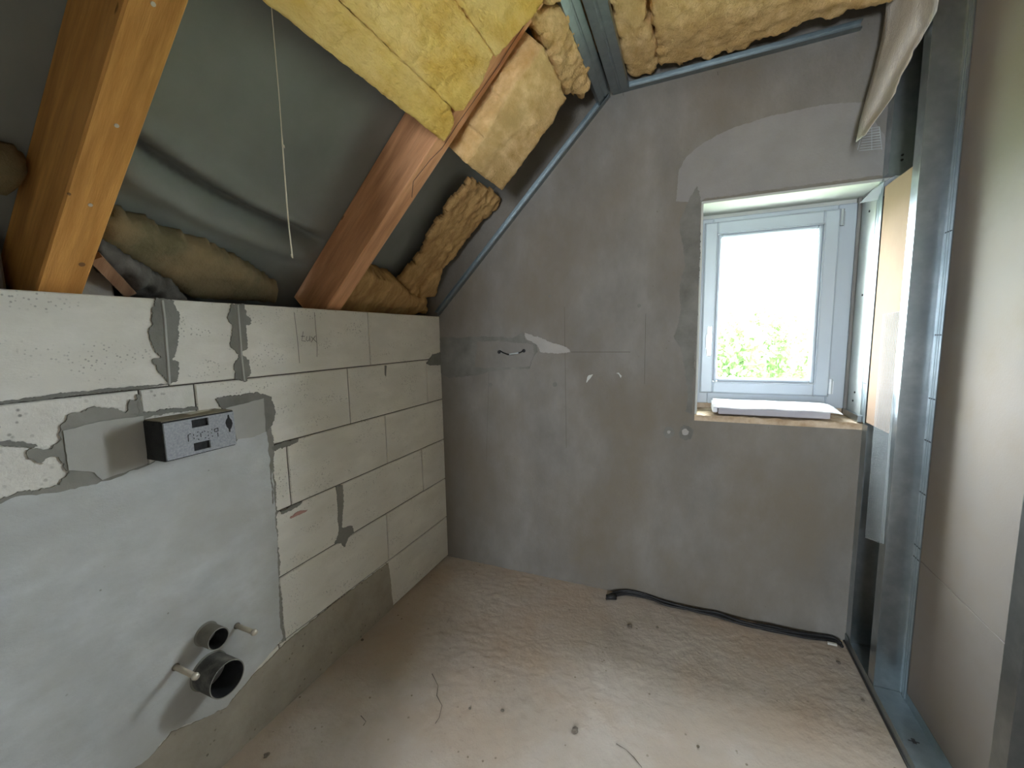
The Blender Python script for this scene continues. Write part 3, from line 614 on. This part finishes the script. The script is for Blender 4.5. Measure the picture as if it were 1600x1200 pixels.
# mesh strip standing in the stud channel
def mesh_strip():
    A0, A1 = hit((1379, 492), 0, 2.0565), hit((1406, 487), 0, 2.0565); B0, B1 = hit((1352, 840), 0, 2.0565), hit((1380, 850), 0, 2.0565)
    parts = []; nu, nv = 17, 170; t = .00038
    d = Vector((.0008, 0, 0))
    for i in range(nu+1):
        a, b = A0.lerp(A1, i/nu), B0.lerp(B1, i/nu); s = Vector((0, t, 0)); parts.append(extrude([a-s, a+s, a+s+d, a-s+d], a, b))
    for j in range(nv+1):
        a, b = A0.lerp(B0, j/nv), A1.lerp(B1, j/nv); s = Vector((0, 0, t)); parts.append(extrude([a-s, a+s, a+s+d, a-s+d], a, b))
    return mk('plaster_mesh', *join(*parts), 'mesh_white')
tag(mesh_strip(), 'white fine plaster mesh strip standing in the stud corner by the window', 'mesh')

# loose fleece hanging from the ceiling beside the studs
def fleece():
    Lp = [(1388, -40), (1384, 20), (1378, 60), (1366, 110), (1352, 160), (1344, 190), (1338, 222)]
    Rp = [(1474, -40), (1464, 18), (1452, 40), (1432, 72), (1412, 112), (1396, 152), (1350, 212)]
    V = []; n = 10; k = 5
    rows_ = []
    def pt(q, s, r_):
        yy = 2.03-.05*s; return hit(q, 1, yy) if s < .5 else hit(q, 1, yy)
    for i in range(len(Lp)-1):
        for j in range(k):
            t = j/k; a = tuple(Lp[i][m]+(Lp[i+1][m]-Lp[i][m])*t for m in (0, 1)); b = tuple(Rp[i][m]+(Rp[i+1][m]-Rp[i][m])*t for m in (0, 1)); rows_.append((a, b))
    rows_.append((Lp[-1], Rp[-1]))
    for r_, (a, b) in enumerate(rows_):
        for i in range(n+1):
            s = i/n; q = (a[0]+(b[0]-a[0])*s, a[1]+(b[1]-a[1])*s); yy = 2.06-.19*s+.02*math.sin(s*7+r_*.15)
            p_ = hit(q, 1, yy); 
            if i == n: p_ += Vector((noise.noise(p_*40), 0, noise.noise(p_*40+Vector((5, 0, 0)))))*.006
            if p_.x > 2.055: p_ = hit(q, 0, 2.055)
            V.append(p_)
    w = n+1; F = [(j*w+i, j*w+i+1, (j+1)*w+i+1, (j+1)*w+i) for j in range(len(rows_)-1) for i in range(n)]
    e = empty('fleece_sheet', (2.0, 2.0, 2.0), 'torn pale fleece sheet hanging from the ceiling beside the studs', 'fabric')
    o = mk('sheet', V, F, 'fabric', e, True); md = o.modifiers.new('t', 'SOLIDIFY'); md.thickness = .0015
    m2 = []
    for i in range(9):
        y = 198+i*4.2; a, b = hit((1352-i*1.2, y+4), 1, 2.06), hit((1374+i*.6, y), 1, 2.04); m2.append(tubeg([a, b], .0009, 5))
    for x0, x1 in ((1350, 1340), (1374, 1378), (1362, 1362)):
        m2.append(tubeg([hit((x0, 198), 1, 2.05), hit((x1, 234), 1, 2.05)], .0009, 5))
    mk('mesh_end', *join(*m2), 'mesh_white', e)
fleece()
# clear film scrap at the reveal corner
def film_scrap():
    px = [[(1343, 316), (1375, 312), (1392, 300), (1438, 292)], [(1362, 298), (1388, 292), (1405, 286), (1438, 282)], [(1392, 276), (1400, 274), (1418, 273), (1438, 270)]]
    ys = [2.18, 2.155, 2.13]; V = []
    for j, r_ in enumerate(px):
        for i, q in enumerate(r_):
            p_ = hit(q, 1, (ys[j] if i < 2 else 2.095-.03*(i-2))-.004*j)
            p_.z = min(p_.z, OZ1-.014) if p_.y > D-.01 else p_.z; V.append(p_+Vector((0, 0, .004*((i+j) % 2)-.004)))
    F = [(j*4+i, j*4+i+1, (j+1)*4+i+1, (j+1)*4+i) for j in range(2) for i in range(3)]
    o = mk('film_scrap', V, F, 'clear_film'); md = o.modifiers.new('t', 'SOLIDIFY'); md.thickness = .0006
    return o
tag(film_scrap(), 'crumpled scrap of clear film at the upper right window corner', 'film')

# ---------------------------------------------------------------- window sill board in its wrapping
e = empty('sill_board', (1.73, 2.22, 1.0), 'grey window sill board in white wrapping lying on the bare sill', 'window sill')
box('board', (1.515, 2.170, 1.000), (1.952, 2.315, 1.032), 'sill_grey', e, .003)
def wrap():
    xs = np.linspace(1.495, 1.995, 31); V = []
    prof = [(2.322, 1.020), (2.322, 1.046), (2.300, 1.054), (2.26, 1.053), (2.22, 1.048), (2.190, 1.042), (2.172, 1.036), (2.166, 1.031)]
    for i, x in enumerate(xs):
        for j, (y, z) in enumerate(prof):
            q = Vector((x, y, z)); w = noise.noise(q*14)*.003
            tip = max(0, (x-1.94)/.055); zz = z+w-(.010*tip*tip)
            if j >= 6: zz += noise.noise(Vector((x*9, 0, 2)))*.006+(.003*tip)
            V.append((x+(-.02*(1-j/7)*tip), y+w*.6, max(zz, 1.006)))
    k = len(prof); F = [(i*k+j, i*k+j+1, (i+1)*k+j+1, (i+1)*k+j) for i in range(len(xs)-1) for j in range(k-1)]
    o = mk('wrapping', V, F, 'film_white', e, True); md = o.modifiers.new('t', 'SOLIDIFY'); md.thickness = .0015
    cap = [(1.492, y, z) for y, z in prof]; box('end_fold', (1.490, 2.180, 1.004), (1.512, 2.32, 1.046), 'film_white', e, .004)
wrap()

# ---------------------------------------------------------------- cistern access box on the left wall
e = empty('cistern_box', (.045, .74, 1.062), 'black foam access box with grey front and punched lettering on the left wall', 'access box')
BY0, BY1, BZ0, BZ1, BX = .643, .838, 1.063, 1.173, .090
def prism_front(name, holes):
    pass
box('body', (-.004, BY0, BZ0), (BX-.006, BY1, BZ1), 'black_foam', e, .003)
def front():
    # grey face with two finger slots and a keyhole left open (grid of quads with the slot cells removed)
    def P(px): q = hit(px, 0, BX); return (q.y, q.z)
    z1 = lambda l: [P(q) for q in zo(l, 280, 640, 15)]
    (a0, a1) = z1([(295, 240), (675, 400)]); (b0, b1) = z1([(355, 790), (735, 940)])
    slots = [(min(a0[0], a1[0]), max(a0[0], a1[0]), P((312, 652))[1]-.0, P((312, 652))[1]), (0, 0, 0, 0)]
    def slot(cpx, wpx, hpx):
        c = P(cpx); return (c[0]-wpx, c[0]+wpx, c[1]-hpx, c[1]+hpx)
    s = [slot((313, 660.5), .0225, .0115), slot((316.5, 696), .0225, .0115)]
    ys = sorted({BY0+.004, BY1-.004, s[0][0], s[0][1], s[1][0], s[1][1]}); zs = sorted({BZ0+.004, BZ1-.004, s[0][2], s[0][3], s[1][2], s[1][3]})
    parts = []
    for i in range(len(ys)-1):
        for j in range(len(zs)-1):
            cy, cz = (ys[i]+ys[i+1])/2, (zs[j]+zs[j+1])/2
            if any(q[0] < cy < q[1] and q[2] < cz < q[3] for q in s): continue
            parts.append(boxg((BX-.012, ys[i], zs[j]), (BX, ys[i+1], zs[j+1])))
    f = mk('front_plate', *join(*parts), 'foam_grey', e)
    for q in s: box('finger_slot', (BX-.0135, q[0], q[2]), (BX-.0105, q[1], q[3]), 'black_foam', f)
    ov = z1([(1148, 115), (1165, 130), (1180, 190), (1225, 240), (1250, 320), (1235, 400), (1200, 460), (1200, 520), (1180, 530), (1165, 500), (1155, 450), (1110, 400), (1083, 310), (1100, 240), (1128, 200), (1130, 130)])
    patch('keyhole', [Vector((BX, a, b)) for a, b in ov], 0, BX-.0005, BX+.0004, 'black_foam', f, .01, 0, 1)
    dots = []
    def dash(a, b, w=.0011):
        A, B_ = [Vector((BX+.0004, *q)) for q in z1([a, b])]; t = (B_-A); L = t.length; t = t.normalized() if L > 1e-6 else Vector((0, 0, 1)); sgn = Vector((0, -t.z, t.y))*w
        A -= t*.0009; B_ += t*.0009; dots.append(([A+sgn, A-sgn, B_-sgn, B_+sgn], [(0, 1, 2, 3)]))
    for a, b in (((205, 600), (215, 745)), ((210, 610), (215, 590)), ((240, 575), (265, 565)), ((335, 585), (338, 605)), ((345, 665), (348, 685)), ((425, 530), (440, 522)), ((412, 620), (428, 612)), ((445, 690), (460, 705)),
                 ((502, 560), (510, 640)), ((530, 535), (545, 528)), ((590, 502), (600, 512)), ((605, 665), (622, 655)), ((668, 520), (680, 522)), ((680, 595), (685, 615)), ((690, 680), (700, 672)), ((745, 548), (762, 545)), ((762, 462), (766, 475)), ((770, 625), (786, 622)),
                 ((820, 460), (830, 515)), ((835, 455), (850, 448)), ((865, 440), (905, 432)), ((905, 440), (912, 505)), ((850, 515), (890, 508)), ((903, 545), (910, 625))):
        dash(a, b)
    mk('punched_lettering', *join(*dots), 'black_foam', f)
    arcs = []
    for r_ in (14, 30, 46):
        q = z1([(60+r_*math.cos(t), 985+r_*math.sin(t)*1.3) for t in np.arange(-1, 1.1, .3)])
front()
box('top_plate', (.0, BY0+.003, BZ1-.001), (BX-.008, BY1-.003, BZ1+.0012), 'foam_top', e)
mk('paper_label', [hit(q, 2, BZ1+.0018) for q in zo([(490, 455), (660, 415), (810, 428), (630, 468)], 180, 560, 5.333)], [(0, 1, 2, 3)], 'paper', e)

# ---------------------------------------------------------------- toilet connections
def pipe(name, label, yc, zc, r, length, m):
    e = empty(name, (length/2, yc, zc), label, 'pipe', 'toilet connection pipes'); n = 36
    def ringv(x, rr): return [Vector((x, yc+rr*math.cos(a*2*math.pi/n), zc+rr*math.sin(a*2*math.pi/n))) for a in range(n)]
    def tube_(name, spec, mm):
        V = [v for x, rr in spec for v in ringv(x, rr)]; F = [(i*n+a, i*n+(a+1) % n, (i+1)*n+(a+1) % n, (i+1)*n+a) for i in range(len(spec)-1) for a in range(n)]
        return mk(name, V, F, mm, e, True)
    t = .003
    tube_('wall', [(-.03, r), (length, r)], m); tube_('rim', [(length, r), (length, r-t)], 'mortar_mid')
    tube_('inside', [(length, r-t), (-.10, r-t)], 'pipe_inside')
    V = ringv(-.10, r-t); mk('end', V, [tuple(range(n))], 'pipe_inside', e)
    tube_('collar', [(.002, r+.0045), (.007, r+.003), (.009, r)], 'mortar_mid')
    return e
pipe('flush_pipe', 'small grey-brown flush pipe stub above the drain pipe', .740, .474, .032, .064, 'pipe_grey')
pipe('drain_pipe', 'wide dark drain pipe stub sticking out of the grey plaster', .737, .350, .053, .092, 'pipe_dark')
def rod(label, y, z, length):
    e = empty('threaded_rod', (length/2, y, z), label, 'rod', 'toilet fixing rods'); Y = Vector((0, y, z))
    mk('sleeve', *tubeg([Vector((-.01, y, z)), Vector((length-.004, y, z))], .0075, 14), 'sleeve', e, True)
    mk('collar', *tubeg([Vector((0, y, z)), Vector((.006, y, z))], .0105, 14), 'pipe_grey', e, True)
    mk('tip', *tubeg([Vector((length-.008, y, z)), Vector((length-.004, y, z)), Vector((length+.004, y, z))], [.009, .0105, .0085], 12), 'nail', e, True)
rod('fixing rod in a plastic sleeve left of the drain pipe', .650, .432, .100)
rod('fixing rod in a plastic sleeve right of the flush pipe', .833, .436, .092)

# ---------------------------------------------------------------- wires and cables
e = empty('wire_loop', hit((800, 550), 1, D-.01), 'short wire loop with white sleeve sticking out of the mortar patch', 'wire')
wl = lambda q, d: hit(q, 1, D-d)
for q in ((780.5, 550), (819, 548)):
    c = wl(q, 0); mk('hole_rim', *tubeg([c+Vector((0, -.0046, 0)), c+Vector((0, -.007, 0))], .010, 12), 'cable_black', e)
mk('wire', *tubeg(smooth_path([wl((781, 548), .004), wl((788, 552), .02), wl((797, 554), .024), wl((812, 551), .022), wl((818, 547), .004)]), .0034, 8), 'cable_black', e, True)
mk('sleeve', *tubeg([wl((796, 553.5), .025), wl((810, 551.5), .025)], .0045, 10), 'mesh_white', e, True)
e = empty('cable_bundle', (1.5, 2.10, 0), 'bundle of black cables on the floor along the gable wall', 'cable')
base = [(948, 934), (965, 929), (985, 926), (1010, 931), (1040, 943), (1085, 954), (1120, 961), (1160, 974), (1200, 983), (1255, 994), (1300, 1000), (1316, 1010)]
for i in range(5):
    rn = random.Random(i+3); pts = []
    for j, q in enumerate(base):
        p_ = hit(q, 2, .006+.006*(i // 3)); 
        p_.y = min(p_.y+rn.uniform(-.010, .010)+(.006*(i-2)), D-.012); p_.z = .0065+.009*(i // 3)+(.014*math.exp(-((j-2.2)/1.4)**2) if i % 2 == 0 else 0)+rn.uniform(0, .004)
        pts.append(p_)
    mk('cable', *tubeg(smooth_path(pts, 5), .0055, 8), 'cable_black', e, True)
c = hit((953, 934), 2, .010); mk('tape_end', *tubeg([c+Vector((-.018, -.006, .004)), c+Vector((.03, .012, .004))], [.013, .014], 10), 'cable_black', e, True)
c = hit((1300, 1007), 2, .012); box('paper_tag', (c.x-.017, c.y-.006, .012), (c.x+.017, c.y+.004, .020), 'paper', e)
# string
e = empty('string', (.555, .70, 1.56), 'frayed pale string hanging down in front of the dark underlay', 'string')
ys = .705; pts = [hit(q, 1, ys) for q in [(422, -25), (424, 10), (430, 80), (436, 150), (441, 220), (446, 290), (451, 350), (457, 403)]]
mk('cord', *tubeg(smooth_path(pts, 5), [.0010]*20+[.0016]*16, 6), 'string', e, True)
for q in ((443, 228), (456, 400)):
    c = hit(q, 1, ys); mk('fray', *tubeg([c+Vector((-.002, 0, .004)), c, c+Vector((.003, 0, -.005))], [.0008, .0022, .0006], 6), 'string', e, True)

# crumbs on the floor
crumbs = [((899, 1142), .010, 'dark crumb of mortar in the bright middle foreground of the floor'), ((984, 980), .011, 'dark crumb on the floor in front of the cable end'), ((1027, 981), .006, 'tiny crumb on the floor right of the dark crumb by the cable end'),
          ((1310, 1036), .008, 'dark crumb on the floor near the partition corner'), ((1348, 1095), .006, 'dark crumb on the floor beside the floor track'), ((417, 1181), .009, 'crumb at the foot of the left wall in the lower left'),
          ((734, 1107), .005, 'small crumb left of the middle of the floor, by a short crack'), ((785, 1110), .006, 'small crumb on the floor above the bright foreground'), ((1091, 1167), .005, 'small crumb at the right of the bright foreground floor'), ((566, 1000), .006, 'small crumb at the foot of the left wall in the middle')]
def crumb(px, r, label, seed):
    c = hit(px, 2, 0); bm = bmesh.new(); bmesh.ops.create_icosphere(bm, subdivisions=2, radius=r); off = Vector((seed*7.1, 0, 0))
    for v in bm.verts: v.co *= 1+noise.noise(v.co*120+off)*.7; v.co.z = v.co.z*.6+r*.35
    bm.verts.index_update(); V = [v.co+c for v in bm.verts]; F = [tuple(v.index for v in f.verts) for f in bm.faces]; bm.free()
    tag(mk('mortar_crumb', V, F, 'crumb'), label, 'crumb', 'mortar crumbs on the floor')
for i, (q, r, l) in enumerate(crumbs): crumb(q, r, l, i)

# ---------------------------------------------------------------- outside: trees beyond the window
tag(box('ground', (-60, 4, -3.2), (60, 90, -3.0), 'meadow'), 'green meadow below the window', kind='structure')
def tree(x, y, rx, h_, label, seed, n=7000):
    rn = np.random.default_rng(seed); e = empty('tree', (x, y, -3.0), label, 'tree', 'trees beyond the window')
    top = h_; cz = -3+h_*.55; rz = h_*.47
    P = rn.normal(size=(n, 3)); P /= np.linalg.norm(P, axis=1)[:, None]; P *= (rn.random((n, 1))**.33)
    V, F = [], []
    for i, q in enumerate(P):
        k = 1+.28*noise.noise(Vector(q)*2.6+Vector((seed*5, 0, 0)))
        c = Vector((x+q[0]*rx*k, y+q[1]*rx*k, cz+q[2]*rz*k)); a = rn.normal(size=3); b = rn.normal(size=3)
        a = Vector(a).normalized(); b = a.cross(Vector(b)).normalized(); s = rn.uniform(.07, .14)
        m_ = len(V); V += [c-a*s, c+b*s*.55, c+a*s, c-b*s*.55]; F.append((m_, m_+1, m_+2, m_+3))
    me = mk('crown', V, F, 'leaf', e)
    mk('trunk', *tubeg([Vector((x, y, -3)), Vector((x+.1, y, -3+h_*.3)), Vector((x, y, cz+rz*.3))], [.22, .18, .08], 8), 'bark', e, True)
tree(2.3, 15.0, 1.5, 5.15, 'rounded leafy tree low in the left of the window', 1)
tree(5.6, 14.0, 1.5, 5.5, 'taller leafy tree in the right half of the window', 2, 7000)
tree(3.9, 18.6, 1.9, 5.7, 'farther leafy tree in the middle between the two nearer trees', 3, 8000)
